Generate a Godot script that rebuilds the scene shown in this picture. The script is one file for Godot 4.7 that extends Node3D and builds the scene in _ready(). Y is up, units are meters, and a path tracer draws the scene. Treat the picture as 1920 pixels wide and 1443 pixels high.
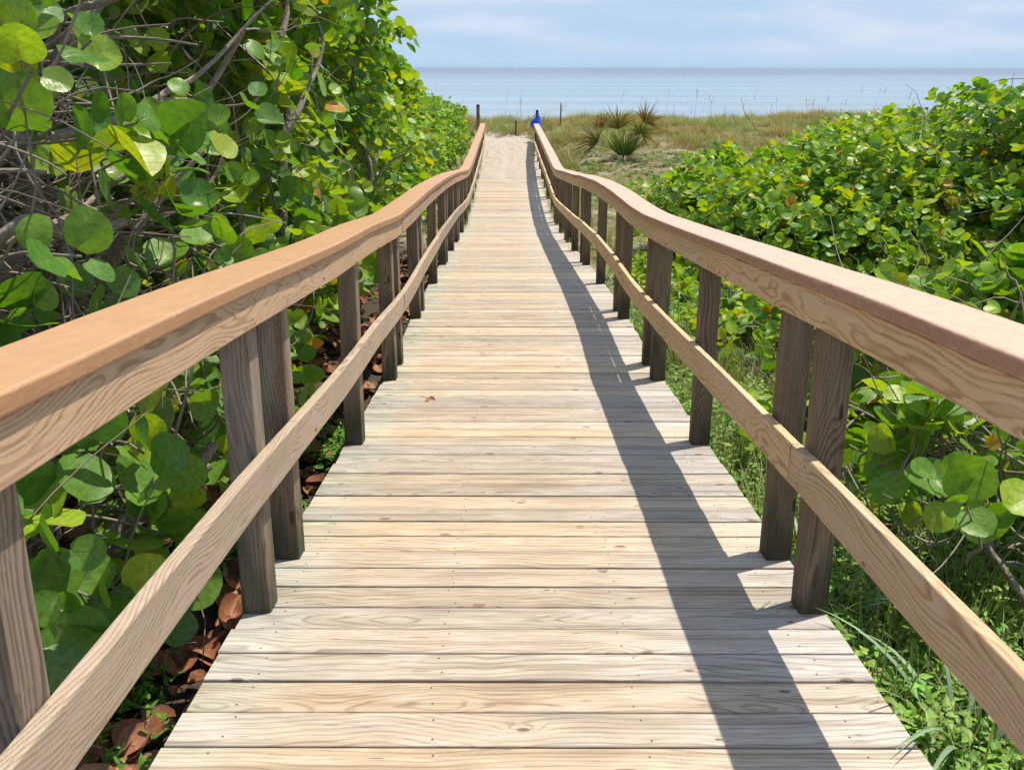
extends Node3D
# A weathered timber boardwalk between sea grape shrubs, leading over a dune to the sea. Metres; the camera stands at x = 0, z = 0; D is the distance ahead (-z).

var rng := RandomNumberGenerator.new()
const CAM_Y := 1.504
const CAP := 0.042            # thickness of the rail cap
# heights along the walk: [distance, height]
var DECK := [[-3.0, 0.305], [0.0, 0.0], [2.38, -0.241], [4.12, -0.43], [5.49, -0.572], [7.28, -0.635], [9.18, -0.787], [10.76, -0.936], [12.6, -1.128], [13.84, -1.24], [15.65, -1.42], [17.06, -1.52], [18.8, -1.545], [21.0, -1.535], [25.0, -1.47], [29.0, -1.37], [33.0, -1.3]]
var CAP_L := [[-3.0, 1.43], [0.0, 1.118], [1.13, 1.007], [2.06, 0.915], [3.72, 0.729], [4.62, 0.648], [5.75, 0.52], [6.52, 0.468], [7.74, 0.396], [8.64, 0.338], [9.83, 0.248], [12.76, -0.013], [16.3, -0.37], [17.2, -0.452], [18.4, -0.502], [21.0, -0.52], [26.0, -0.475], [33.0, -0.37]]
var CAP_R := [[-3.0, 1.43], [0.0, 1.118], [1.41, 0.972], [2.18, 0.897], [4.2, 0.672], [5.22, 0.565], [5.97, 0.492], [6.71, 0.445], [7.77, 0.408], [9.27, 0.312], [11.02, 0.158], [12.17, 0.035], [14.11, -0.142], [16.3, -0.355], [17.0, -0.40], [18.2, -0.405], [20.5, -0.387], [25.0, -0.38], [33.0, -0.385]]
var CENTRE := [[-3.0, 0.079], [2.0, 0.079], [4.1, 0.085], [5.5, 0.083], [7.3, 0.067], [9.2, 0.052], [10.8, 0.028], [12.6, 0.008], [13.8, -0.004], [21.0, -0.055], [29.0, -0.1], [33.0, -0.12]]
const STATIONS := [-0.35, -0.02, 1.03, 2.36, 2.75, 4.12, 5.48, 5.85, 7.26, 7.6, 9.16, 10.78, 11.12, 12.6, 13.84, 14.2, 15.65, 17.06, 17.42, 18.8, 20.75, 21.1, 22.6, 24.2, 24.55, 26.1, 27.7, 29.3, 30.85]
const RAIL_END := 31.0

func polyline(t: Array, d: float) -> float:
	var n := t.size()
	if d <= t[0][0]: return t[0][1]
	if d >= t[n - 1][0]: return t[n - 1][1]
	var k := 0
	while t[k + 1][0] < d: k += 1
	return lerpf(t[k][1], t[k + 1][1], (d - t[k][0]) / (t[k + 1][0] - t[k][0]))

func table(t: Array, d: float) -> float:      # stiff boards that bend a little at the posts
	return (polyline(t, d - 0.22) + 2.0 * polyline(t, d - 0.08) + 2.0 * polyline(t, d + 0.08) + polyline(t, d + 0.22)) / 6.0

func deck_y(d: float) -> float: return table(DECK, d)
func ctr(d: float) -> float: return table(CENTRE, d)

# ---------------------------------------------------------------- names, labels, mesh helpers
var taken := {}
func numbered(called: String) -> String:
	if not taken.has(called):
		taken[called] = 0
		return called
	taken[called] += 1
	return "%s_%03d" % [called, taken[called]]

func tag(o: Node3D, label: String, category: String, group := "", kind := "") -> Node3D:
	if label: o.set_meta("label", label)
	if category: o.set_meta("category", category)
	if group: o.set_meta("group", group)
	if kind: o.set_meta("kind", kind)
	return o

func thing(called: String, label: String, category: String, at := Vector3.ZERO, group := "", kind := "") -> Node3D:
	var o := Node3D.new()
	o.name = numbered(called)
	o.position = at
	add_child(o)
	return tag(o, label, category, group, kind)

func put(called: String, mesh: Mesh, mat: Material, parent: Node = null, t := Transform3D()) -> MeshInstance3D:
	var o := MeshInstance3D.new()
	o.mesh = mesh
	o.material_override = mat
	o.transform = t
	o.name = numbered(called) if parent == null else called
	if parent == null: add_child(o)
	else: parent.add_child(o, true)
	return o

class Shape:
	var v := PackedVector3Array()
	var n := PackedVector3Array()
	var uv := PackedVector2Array()
	var c := PackedColorArray()
	var i := PackedInt32Array()
	func add(p: Vector3, nn: Vector3, t := Vector2.ZERO) -> int:
		v.append(p); n.append(nn); uv.append(t)
		return v.size() - 1
	func addc(p: Vector3, nn: Vector3, col: Color, t := Vector2.ZERO) -> int:
		c.append(col)
		return add(p, nn, t)
	func tri(a: int, b: int, d: int) -> void:
		if (v[d] - v[a]).cross(v[b] - v[a]).dot(n[a] + n[b] + n[d]) < 0.0:
			i.append(a); i.append(d); i.append(b)
		else:
			i.append(a); i.append(b); i.append(d)
	func quad(a: int, b: int, d: int, e: int) -> void:
		tri(a, b, d); tri(a, d, e)
	func mesh() -> ArrayMesh:
		var a := []
		a.resize(Mesh.ARRAY_MAX)
		a[Mesh.ARRAY_VERTEX] = v; a[Mesh.ARRAY_NORMAL] = n; a[Mesh.ARRAY_TEX_UV] = uv; a[Mesh.ARRAY_INDEX] = i
		if c.size() == v.size(): a[Mesh.ARRAY_COLOR] = c
		var m := ArrayMesh.new()
		m.add_surface_from_arrays(Mesh.PRIMITIVE_TRIANGLES, a)
		return m
	func tube(pts: PackedVector3Array, r0: float, r1: float, sides: int, rough := 0.0, seed_ := 0) -> void:
		var prev := -1
		var side := Vector3.ZERO
		var along := 0.0
		for k in pts.size():
			var d := (pts[mini(k + 1, pts.size() - 1)] - pts[maxi(k - 1, 0)]).normalized()
			if side == Vector3.ZERO: side = d.cross(Vector3(0.31, 0.5, 0.81)).normalized()
			side = (side - d * side.dot(d)).normalized()
			var other := d.cross(side)
			if k > 0: along += pts[k].distance_to(pts[k - 1])
			var r := lerpf(r0, r1, float(k) / (pts.size() - 1))
			var first := v.size()
			for s in sides + 1:
				var a := TAU * s / sides
				var o := side * cos(a) + other * sin(a)
				var rr := r * (1.0 + rough * sin(a * 2.0 + k * 1.7 + seed_) * cos(k * 2.3 + seed_ * 1.3))
				add(pts[k] + o * rr, o, Vector2(float(s) / sides, along * 2.0))
			if prev >= 0:
				for s in sides: quad(prev + s, prev + s + 1, first + s + 1, first + s)
			prev = first
	func blade(root: Vector3, tip_dir: Vector3, length: float, width: float, droop: float, segs: int, c0: Color, c1: Color, facing := Vector3.UP) -> void:
		var d := tip_dir.normalized()
		var across := d.cross(facing)
		across = across.normalized() if across.length() > 0.01 else Vector3.RIGHT
		var p := root
		var prev := -1
		for k in segs + 1:
			var f := float(k) / segs
			var nn := across.cross(d).normalized()
			var w := width * (1.0 - f * f) * 0.5 * minf(1.0, 0.5 + f * 3.0)
			var col := c0.lerp(c1, f)
			if k == segs:
				var e := addc(p, nn, col)
				tri(prev, prev + 1, e)
			else:
				var a := addc(p - across * w, (nn - across * 0.3).normalized(), col)
				addc(p + across * w, (nn + across * 0.3).normalized(), col)
				if prev >= 0: quad(prev, prev + 1, a + 1, a)
				prev = a
			p += d * length / segs
			d = (d + Vector3.DOWN * droop / segs).normalized()

func noise(seed_: int, freq: float, oct := 3) -> FastNoiseLite:
	var f := FastNoiseLite.new()
	f.seed = seed_
	f.frequency = freq
	f.noise_type = FastNoiseLite.TYPE_SIMPLEX_SMOOTH
	f.fractal_octaves = oct
	return f

func tex(im: Image) -> ImageTexture: return ImageTexture.create_from_image(im)

func lin(r: float, g: float, b: float) -> Color: return Color(r, g, b).linear_to_srgb()

func mat(color: Color, rough := 0.8, vertex := false) -> StandardMaterial3D:
	var m := StandardMaterial3D.new()
	m.albedo_color = color
	m.roughness = rough
	m.vertex_color_use_as_albedo = vertex
	m.cull_mode = BaseMaterial3D.CULL_DISABLED
	return m

# ---------------------------------------------------------------- wood: an atlas of boards, sawn from imaginary logs
func streaks(w: int, h: int, stretch: int, freq: float, seed_: int) -> PackedByteArray:
	var im := noise(seed_, freq, 3).get_image(maxi(w / stretch, 4), h, false, false, false)
	im.convert(Image.FORMAT_L8)
	im.resize(w, h, Image.INTERPOLATE_CUBIC)
	return im.get_data()

func wood_atlas(w: int, rh: int, rows: int, length: float, width: float, seed_: int, style: Dictionary) -> Array:
	var h := rh * rows
	var fine := streaks(w, h, 28, 0.42, seed_)
	var broad := streaks(w, h, 40, 0.055, seed_ + 1)
	var patch := streaks(w, h, 5, 0.021, seed_ + 2)
	var col := PackedByteArray()
	col.resize(w * h * 3)
	var hgt := PackedByteArray()
	hgt.resize(w * h)
	var r := RandomNumberGenerator.new()
	r.seed = seed_
	var wob := noise(seed_ + 7, 1.0, 2)
	var contrast: float = style.contrast
	var light: Color = style.light
	var dark: Color = style.dark
	var grey: Color = style.grey
	var tan_: Color = style.tan
	var greyness: float = style.grey_amount
	for row in rows:
		var off := row * 37.3
		var cathedral: bool = r.randf() < style.cathedral
		var y_mid := r.randf_range(-0.5, 0.5) * width
		if style.deck and not cathedral: y_mid = (0.09 + 0.12 * r.randf()) * (1.0 if r.randf() < 0.5 else -1.0)
		var depth := r.randf_range(0.01, 0.05) if cathedral else r.randf_range(0.05, 0.16)
		var slope := r.randf_range(-0.022, 0.022) if cathedral else r.randf_range(-0.008, 0.008)
		var rings: float = style.rings * r.randf_range(0.8, 1.25)
		if style.deck and not cathedral: rings *= 0.52
		var tone := r.randf_range(-0.07, 0.07)
		var row_grey := clampf(greyness + r.randf_range(-0.2, 0.25), 0.0, 1.0)
		var knots := []
		for k in r.randi_range(1, style.knots):
			knots.append([r.randf_range(0.0, length), r.randf_range(-0.42, 0.42) * width, r.randf_range(0.5, 1.15), r.randf_range(1.0, 3.0) * (0.8 if style.deck else 1.0)])
		var yc := PackedFloat32Array()
		var dd := PackedFloat32Array()
		for px in w:
			var x := px * length / w
			yc.append(y_mid + wob.get_noise_2d(x * 0.9, off) * width * (0.25 if style.deck else 0.5))
			dd.append(absf(depth + slope * (x - length * 0.5) + wob.get_noise_2d(x * 2.2, off + 11.0) * 0.014) + 0.002)
		for py in rh:
			var y := (py + 0.5) * width / rh - width * 0.5
			var at := (row * rh + py) * w
			for px in w:
				var x := px * length / w
				var yy := y - yc[px]
				var f := (fine[at + px] - 128) / 128.0
				var b := (broad[at + px] - 128) / 128.0
				var p := (patch[at + px] - 128) / 128.0
				var phase := sqrt(yy * yy + dd[px] * dd[px]) * rings + b * (0.3 if style.deck else 0.55)
				var core := 0.0
				for k in knots:
					var dx: float = (x - k[0])
					if absf(dx) < 0.25:
						var dy: float = y - k[1]
						var q: float = dx * dx / (0.0042 * k[2] * k[2]) + dy * dy / (0.00033 * k[2] * k[2])
						if q < 7.0:
							phase += k[3] * exp(-q)
							core = maxf(core, smoothstep(0.17, 0.05, q))
				var t := phase - floorf(phase)
				var late: float = smoothstep(style.late, 0.9, t) * (1.0 - smoothstep(0.93, 1.0, t))
				late *= clampf(0.72 + b * 0.5 + p * 0.4, 0.15, 1.0)
				var c := light
				var u := float(px) / w
				if style.deck:
					c = c.lerp(tan_, clampf(smoothstep(0.0, 0.16, u) * smoothstep(0.95, 0.5, u) * (0.85 + p * 0.9) + tone * 3.0, 0.0, 1.0))
					c = c.lerp(Color(0.64, 0.68, 0.62), clampf(smoothstep(0.2, 0.0, u) * (0.5 + p), 0.0, 0.6))
					c = c.lerp(Color(0.66, 0.71, 0.72), clampf((p - 0.28) * 1.6, 0.0, 0.5) * smoothstep(0.45, 0.9, u))
				else:
					c = c.lerp(tan_, clampf(0.5 + p * 1.1 + tone * 3.0, 0.0, 1.0))
				c = c.lerp(grey, clampf(row_grey + p * 0.7 + f * 0.25, 0.0, 1.0) * 0.75)
				if style.deck: c = c.lerp(Color(0.53, 0.475, 0.41), smoothstep(0.05, 0.6, b + f * 0.45 + p * 0.3) * 0.5)
				c = c.lerp(dark, late * contrast)
				var crack := smoothstep(-0.62, -0.78, f + b * 0.25)
				c = c.lerp(dark * 0.55, crack * style.cracks)
				if core > 0.0:
					c = c.lerp(style.knot * (0.85 + 0.4 * f), core * 0.75)
				var k2: float = 1.0 + tone + f * style.fibre
				if style.post:
					var foot := smoothstep(0.52, 0.33, u + p * 0.16)
					c = c.lerp(Color(0.21, 0.22, 0.17), foot * 0.85)
				var o := (at + px) * 3
				col[o] = clampi(int(c.r * k2 * 255.0), 0, 255)
				col[o + 1] = clampi(int(c.g * k2 * 255.0), 0, 255)
				col[o + 2] = clampi(int(c.b * k2 * 255.0), 0, 255)
				hgt[at + px] = clampi(int(140.0 + late * 60.0 + f * 35.0 - crack * 110.0 - core * 30.0), 0, 255)
	return [tex(Image.create_from_data(w, h, false, Image.FORMAT_RGB8, col)), tex(Image.create_from_data(w, h, false, Image.FORMAT_L8, hgt))]

func wood_material(a: Array, relief: float, rough: float) -> StandardMaterial3D:
	var m := StandardMaterial3D.new()
	m.albedo_texture = a[0]
	m.roughness = rough
	m.metallic_specular = 0.4
	m.heightmap_enabled = true
	m.heightmap_texture = a[1]
	m.heightmap_scale = relief
	return m

# rounded rectangle as [point, normal, share of the way round]
func rounded(w: float, h: float, r: float, steps: int) -> Array:
	var out := []
	var along := 0.0
	var last := Vector2.INF
	for k in 4:
		var o := Vector2([-1, -1, 1, 1][k] * (w / 2 - r), [-1, 1, 1, -1][k] * (h / 2 - r))
		for s in steps + 1:
			var a := PI * 1.5 - (k + float(s) / steps) * PI / 2
			var nn := Vector2(cos(a), sin(a))
			var p := o + nn * r
			if last != Vector2.INF: along += p.distance_to(last)
			last = p
			out.append([p, nn, along])
	out.append([out[0][0], out[0][1], along + (out[0][0] as Vector2).distance_to(last)])
	return out

# sweeps a section along points; across and up give the section's axes at each point
func sweep(sec: Array, pts: PackedVector3Array, ups: PackedVector3Array, across: PackedVector3Array, u0: float, u_len: float, v0: float, v_h: float, wide: float) -> ArrayMesh:
	var s := Shape.new()
	var along := 0.0
	var prev := -1
	var n_sec := sec.size()
	for k in pts.size():
		if k > 0: along += pts[k].distance_to(pts[k - 1])
		var first := s.v.size()
		for q in sec:
			var t: float = q[2] / wide
			t = pingpong(t, 1.0)
			s.add(pts[k] + across[k] * q[0].x + ups[k] * q[0].y, across[k] * q[1].x + ups[k] * q[1].y, Vector2(u0 + along / u_len, v0 + v_h * (0.04 + 0.92 * t)))
		if prev >= 0:
			for j in n_sec - 1: s.quad(prev + j, prev + j + 1, first + j + 1, first + j)
		prev = first
	for e in [0, pts.size() - 1]:
		var d := (pts[1] - pts[0]).normalized() * -1.0 if e == 0 else (pts[e] - pts[e - 1]).normalized()
		var f := s.v.size()
		for q in sec:
			s.add(pts[e] + across[e] * q[0].x + ups[e] * q[0].y, d, Vector2(u0 + (q[0].x + 0.1) * 0.08, v0 + v_h * (0.5 + q[0].y)))
		for j in range(1, n_sec - 2): s.tri(f, f + j, f + j + 1)
	return s.mesh()

# ---------------------------------------------------------------- ground
var hills := noise(5, 0.35, 3)
var dunes := noise(9, 0.11, 3)
func ground_y(x: float, d: float) -> float:
	var c := absf(x - ctr(d))
	var base := deck_y(minf(d, 30.0)) - lerpf(0.34, 0.07, smoothstep(6.0, 18.0, d)) + 0.11 * smoothstep(21.0, 26.0, d) * smoothstep(0.98, 1.3, c)
	if d > 21.0:
		var path := lerpf(-1.43, -0.97, smoothstep(26.0, 31.5, d))
		base = lerpf(base, path, smoothstep(25.0, 28.0, d))
		var side := lerpf(-1.25, -0.62, smoothstep(21.0, 33.0, d))
		base = lerpf(base, side, smoothstep(0.9, 2.6, c) * smoothstep(21.0, 25.0, d))
		base = lerpf(base, -0.64 + dunes.get_noise_2d(x, d) * 0.35, smoothstep(31.0, 34.5, d))
		base -= 0.05 * smoothstep(1.1, 0.9, c) * smoothstep(26.0, 27.5, d) * smoothstep(33.0, 31.0, d)
		base = lerpf(base, -6.6, smoothstep(37.0, 62.0, d))
	else:
		base += smoothstep(1.6, 7.0, c) * 0.12
	var bump := 0.07 * smoothstep(0.9, 1.6, c)
	if d > 22.0: bump = 0.05
	if d > 60.0: bump = 0.0
	return base + hills.get_noise_2d(x * 2.0, d * 2.0) * bump

func build_ground(m: Material, sand: Material) -> void:
	var s := Shape.new()
	var xs := PackedFloat32Array()
	var ds := PackedFloat32Array()
	var x := -70.0
	while x <= 70.0:
		xs.append(x)
		x += 0.16 if absf(x) < 5.0 else (0.5 if absf(x) < 16.0 else 4.0)
	var d := -6.0
	while d <= 70.0:
		ds.append(d)
		d += 0.16 if d < 34.0 and d > 0.0 else 0.8
	var blotch := noise(21, 0.8, 4)
	var wide := noise(22, 0.25, 3)
	for dd in ds:
		for xx in xs:
			var y := ground_y(xx, dd)
			var e := 0.15
			var nn := Vector3(y - ground_y(xx + e, dd), e, ground_y(xx, dd + e) - y).normalized()
			var b := blotch.get_noise_2d(xx, dd)
			var w := wide.get_noise_2d(xx, dd)
			var c := Color(0.40, 0.33, 0.25)                                   # dry sand
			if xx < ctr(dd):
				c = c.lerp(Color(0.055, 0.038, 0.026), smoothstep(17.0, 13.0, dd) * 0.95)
			else:
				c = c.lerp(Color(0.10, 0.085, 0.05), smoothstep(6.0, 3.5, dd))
				c = c.lerp(Color(0.165, 0.155, 0.045), clampf(b * 2.4 + w * 1.5 + 0.5, 0.0, 0.9) * smoothstep(4.0, 7.0, dd))   # yellow moss
				c = c.lerp(Color(0.16, 0.10, 0.055), clampf(-w * 2.4 - 0.15, 0.0, 0.6) * smoothstep(4.0, 8.0, dd))
			if dd > 31.0: c = c.lerp(Color(0.2, 0.17, 0.09), 0.6)
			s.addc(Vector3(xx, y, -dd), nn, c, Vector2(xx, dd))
	var nx := xs.size()
	for j in ds.size() - 1:
		for k in nx - 1:
			var a := j * nx + k
			s.quad(a, a + 1, a + nx + 1, a + nx)
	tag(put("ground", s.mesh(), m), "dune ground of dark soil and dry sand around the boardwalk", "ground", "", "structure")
	# the sandy path that climbs from the end of the boards to the crest of the dune
	var p := Shape.new()
	var foot := noise(31, 1.0, 2)
	var pd := 22.3
	var rows := 0
	var steps := 40
	while pd <= 34.0:
		var f := smoothstep(22.3, 26.0, pd)
		var half := lerpf(0.86, 1.02, f) + foot.get_noise_2d(pd * 0.7, 3.0) * 0.12
		var shift := -0.35 * smoothstep(28.0, 33.0, pd) + ctr(pd)
		for k in steps + 1:
			var t := float(k) / steps * 2.0 - 1.0
			var xx := shift + t * half
			var lift := 0.035 * (1.0 - t * t * t * t)
			var cover := foot.get_noise_2d(xx * 1.1 + 40.0, pd * 0.45)
			var target := lerpf(-1.42, -0.97, smoothstep(26.6, 31.5, pd)) + 0.02
			target = lerpf(target, ground_y(xx, pd) + 0.012, smoothstep(31.0, 32.8, pd))
			var sheet := lerpf(deck_y(pd) - 0.034, target, smoothstep(23.0, 26.6, pd)) + lift * smoothstep(24.5, 27.0, pd)
			sheet += (foot.get_noise_2d(xx * 3.1 + 7.0, pd * 2.3) * 0.05 - absf(foot.get_noise_2d(xx * 4.7, pd * 4.1 + 30.0)) * 0.05) * smoothstep(24.0, 26.5, pd) + cover * 0.06 * smoothstep(27.2, 24.4, pd)
			if absf(t) > 0.97: sheet = minf(sheet, ground_y(xx, pd)) - 0.04
			p.add(Vector3(xx, sheet, -pd), Vector3.UP, Vector2(xx, pd))
		rows += 1
		pd += 0.09
	for j in rows:
		for k in steps + 1:
			var a := j * (steps + 1) + k
			var l := p.v[j * (steps + 1) + maxi(k - 1, 0)]
			var r := p.v[j * (steps + 1) + mini(k + 1, steps)]
			var u := p.v[maxi(j - 1, 0) * (steps + 1) + k]
			var w := p.v[mini(j + 1, rows - 1) * (steps + 1) + k]
			p.n[a] = (r - l).cross(w - u).normalized()
			if p.n[a].y < 0.0: p.n[a] = -p.n[a]
	for j in rows - 1:
		for k in steps:
			var a := j * (steps + 1) + k
			p.quad(a, a + 1, a + steps + 2, a + steps + 1)
	tag(put("sand_path", p.mesh(), sand), "pale trodden sand path rising to the dune crest past the last boards", "path", "", "structure")

# ---------------------------------------------------------------- leaves
var leaf_meshes: Array[ArrayMesh] = []
var leaf_far: Array[ArrayMesh] = []
var leaf_mats: Array[StandardMaterial3D] = []
var leaf_tints: Array[Color] = []
var leaf_copy: StandardMaterial3D
var twig_mat: StandardMaterial3D
var bark_mat: StandardMaterial3D

func leaf_shape(rings: int, segs: int, cup: float, fold: float, wave: float, droop: float, seed_: int) -> ArrayMesh:
	var s := Shape.new()
	var f := func(p: Vector2) -> float:
		var q := Vector2(p.x, p.y - 0.46)
		return cup * q.length_squared() + fold * absf(p.x) - droop * p.y * p.y + wave * sin(p.x * 6.0 + seed_) * p.y * sin(p.y * 5.0 + seed_ * 2.0)
	var place := func(p: Vector2) -> int:
		var e := 0.04
		var nn := Vector3(f.call(p) - f.call(p + Vector2(e, 0)), e, f.call(p) - f.call(p + Vector2(0, e))).normalized()
		return s.add(Vector3(p.x, f.call(p), p.y), nn, Vector2(0.5 + p.x / 1.25, 1.0 - (p.y + 0.08) / 1.16))
	var mid: int = place.call(Vector2(0, 0.42))
	var prev := PackedInt32Array()
	for k in range(1, rings + 1):
		var now := PackedInt32Array()
		for j in segs:
			var a := TAU * j / segs
			var rad := 0.52 * (1.0 + 0.05 * cos(2.0 * a + 0.4) + 0.02 * sin(5.0 * a + seed_))
			var p := Vector2(sin(a) * rad * 1.08, -cos(a) * rad * 0.96)
			if j == 0: p *= 0.80                     # the notch where the stalk joins
			p = p * float(k) / rings + Vector2(0, 0.42 + 0.04 * float(k) / rings)
			now.append(place.call(p))
		for j in segs:
			var j2 := (j + 1) % segs
			if k == 1: s.tri(mid, now[j], now[j2])
			else: s.quad(prev[j], prev[j2], now[j2], now[j])
		prev = now
	return s.mesh()

func leaf_texture(seed_: int, base: Color, vein: Color, rib: Color, spots: float) -> Array:
	var n := 192
	var blot := noise(seed_, 0.03, 4)
	var col := PackedByteArray(); col.resize(n * n * 3)
	var hgt := PackedByteArray(); hgt.resize(n * n)
	for py in n:
		for px in n:
			var x := (px + 0.5) / n - 0.5
			var y := 1.0 - (py + 0.5) / n            # 0 at the stalk
			var ax := absf(x)
			var b := blot.get_noise_2d(px, py)
			var q := (y - ax * 0.75 - ax * ax * 0.9 + b * 0.015 + 0.02) * 6.2
			var w := absf(q - roundf(q)) / 6.2
			var side := smoothstep(0.011, 0.003, w) * smoothstep(0.5, 0.08, ax) * (1.0 if q > -0.2 else 0.0)
			var q2 := (y + ax * 1.3) * 21.0
			var net := smoothstep(0.2, 0.0, absf(q2 - roundf(q2))) * 0.16
			var mid := smoothstep(0.012, 0.004, ax)
			var c := base * (1.0 + b * 0.35)
			c = c.lerp(vein, clampf(side * 0.7 + net, 0.0, 1.0))
			c = c.lerp(rib, mid * 0.85 * smoothstep(1.0, 0.2, y) + smoothstep(0.12, 0.0, Vector2(x, y - 0.03).length()) * 0.5)
			if spots > 0.0: c = c.lerp(Color(0.30, 0.16, 0.05), clampf((b - (0.18 if spots > 0.7 else 0.33)) * 7.0, 0.0, 1.0) * spots)
			c = c.linear_to_srgb()
			var o := (py * n + px) * 3
			col[o] = clampi(int(c.r * 255), 0, 255); col[o + 1] = clampi(int(c.g * 255), 0, 255); col[o + 2] = clampi(int(c.b * 255), 0, 255)
			hgt[py * n + px] = clampi(int(150 - side * 70 - mid * 90 + b * 40), 0, 255)
	return [tex(Image.create_from_data(n, n, false, Image.FORMAT_RGB8, col)), tex(Image.create_from_data(n, n, false, Image.FORMAT_L8, hgt))]

func leaf_material(t: Array, tint: Color, rough: float) -> StandardMaterial3D:
	var m := StandardMaterial3D.new()
	m.albedo_texture = t[0]
	m.albedo_color = tint.linear_to_srgb()
	m.roughness = rough
	m.metallic_specular = 0.5
	m.heightmap_enabled = true
	m.heightmap_texture = t[1]
	m.heightmap_scale = 0.15
	m.backlight_enabled = true
	m.backlight = Color(1.0, 0.98, 0.40)
	m.cull_mode = BaseMaterial3D.CULL_DISABLED
	return m

func rand_unit() -> Vector3:
	var z := rng.randf_range(-1.0, 1.0)
	var a := rng.randf() * TAU
	var r := sqrt(1.0 - z * z)
	return Vector3(r * cos(a), z, r * sin(a))

func bent(a: Vector3, b: Vector3, n: int, wander: float) -> PackedVector3Array:
	var out := PackedVector3Array()
	var off := rand_unit() * a.distance_to(b) * wander
	for k in n + 1:
		var f := float(k) / n
		out.append(a.lerp(b, f) + off * sin(f * PI) + (rand_unit() * a.distance_to(b) * wander * 0.28 if k > 0 and k < n else Vector3.ZERO))
	return out

# keeps a limb on its own side of the railing
func kept_off(p: PackedVector3Array, base: Vector3, side: float) -> PackedVector3Array:
	for k in p.size():
		var edge := ctr(-(p[k].z + base.z)) + side * 1.17 - base.x
		if (p[k].x - edge) * side < 0.0: p[k].x = edge + side * 0.02 * (k % 3)
	return p

func eased(p: PackedVector3Array, times: int) -> PackedVector3Array:
	for t in times:
		var q := PackedVector3Array([p[0]])
		for k in p.size() - 1:
			q.append(p[k].lerp(p[k + 1], 0.25))
			q.append(p[k].lerp(p[k + 1], 0.75))
		q.append(p[p.size() - 1])
		p = q
	return p

# one leafy tip: adds its leaves to list as [transform, tint index, score]
func spray(list: Array, tip: Vector3, dir: Vector3, count: int, size: float, out: Vector3, yellow: float) -> void:
	var side := dir.cross(Vector3(0.2, 0.9, 0.3)).normalized()
	var other := dir.cross(side)
	var a := rng.randf() * TAU
	for k in count:
		var root := tip - dir * (0.045 * k + rng.randf() * 0.02) * (size / 0.15)
		a += 2.4 + rng.randf_range(-0.5, 0.5)
		var o := side * cos(a) + other * sin(a)
		var p := (o * 0.9 + dir * (0.75 - 0.12 * k) + Vector3.UP * 0.12 + rand_unit() * 0.25).normalized()
		var nn := (Vector3.UP * 0.45 + dir * 0.45 + out * 0.35 + rand_unit() * 0.65)
		nn = (nn - p * nn.dot(p)).normalized()
		var s := size * rng.randf_range(0.62, 1.15) * (0.75 if k == 0 else 1.0)
		var pos := root + p * size * 0.16
		var tint := 0
		var q := rng.randf()
		if q < yellow * 0.035: tint = 6
		elif q < yellow * 0.05: tint = 7
		elif q < 0.16 + yellow * 0.34: tint = 3 + rng.randi() % 2
		else: tint = rng.randi() % 3 if rng.randf() < 0.9 else 5
		list.append([Transform3D(Basis(nn.cross(p), nn, p) * s, pos), tint])

func seen_size(t: Transform3D) -> float:
	var p := t.origin
	if p.z > -0.9: return 0.0
	var v := p - Vector3(0, CAM_Y, 0)
	var depth := -v.z * 0.9336 - v.y * 0.3584
	if depth < 0.5 or absf(v.x) > depth * 0.66 or absf(v.y * 0.9336 - v.z * -0.3584) > depth * 0.52: return 0.0
	return t.basis.x.length() / depth

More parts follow.
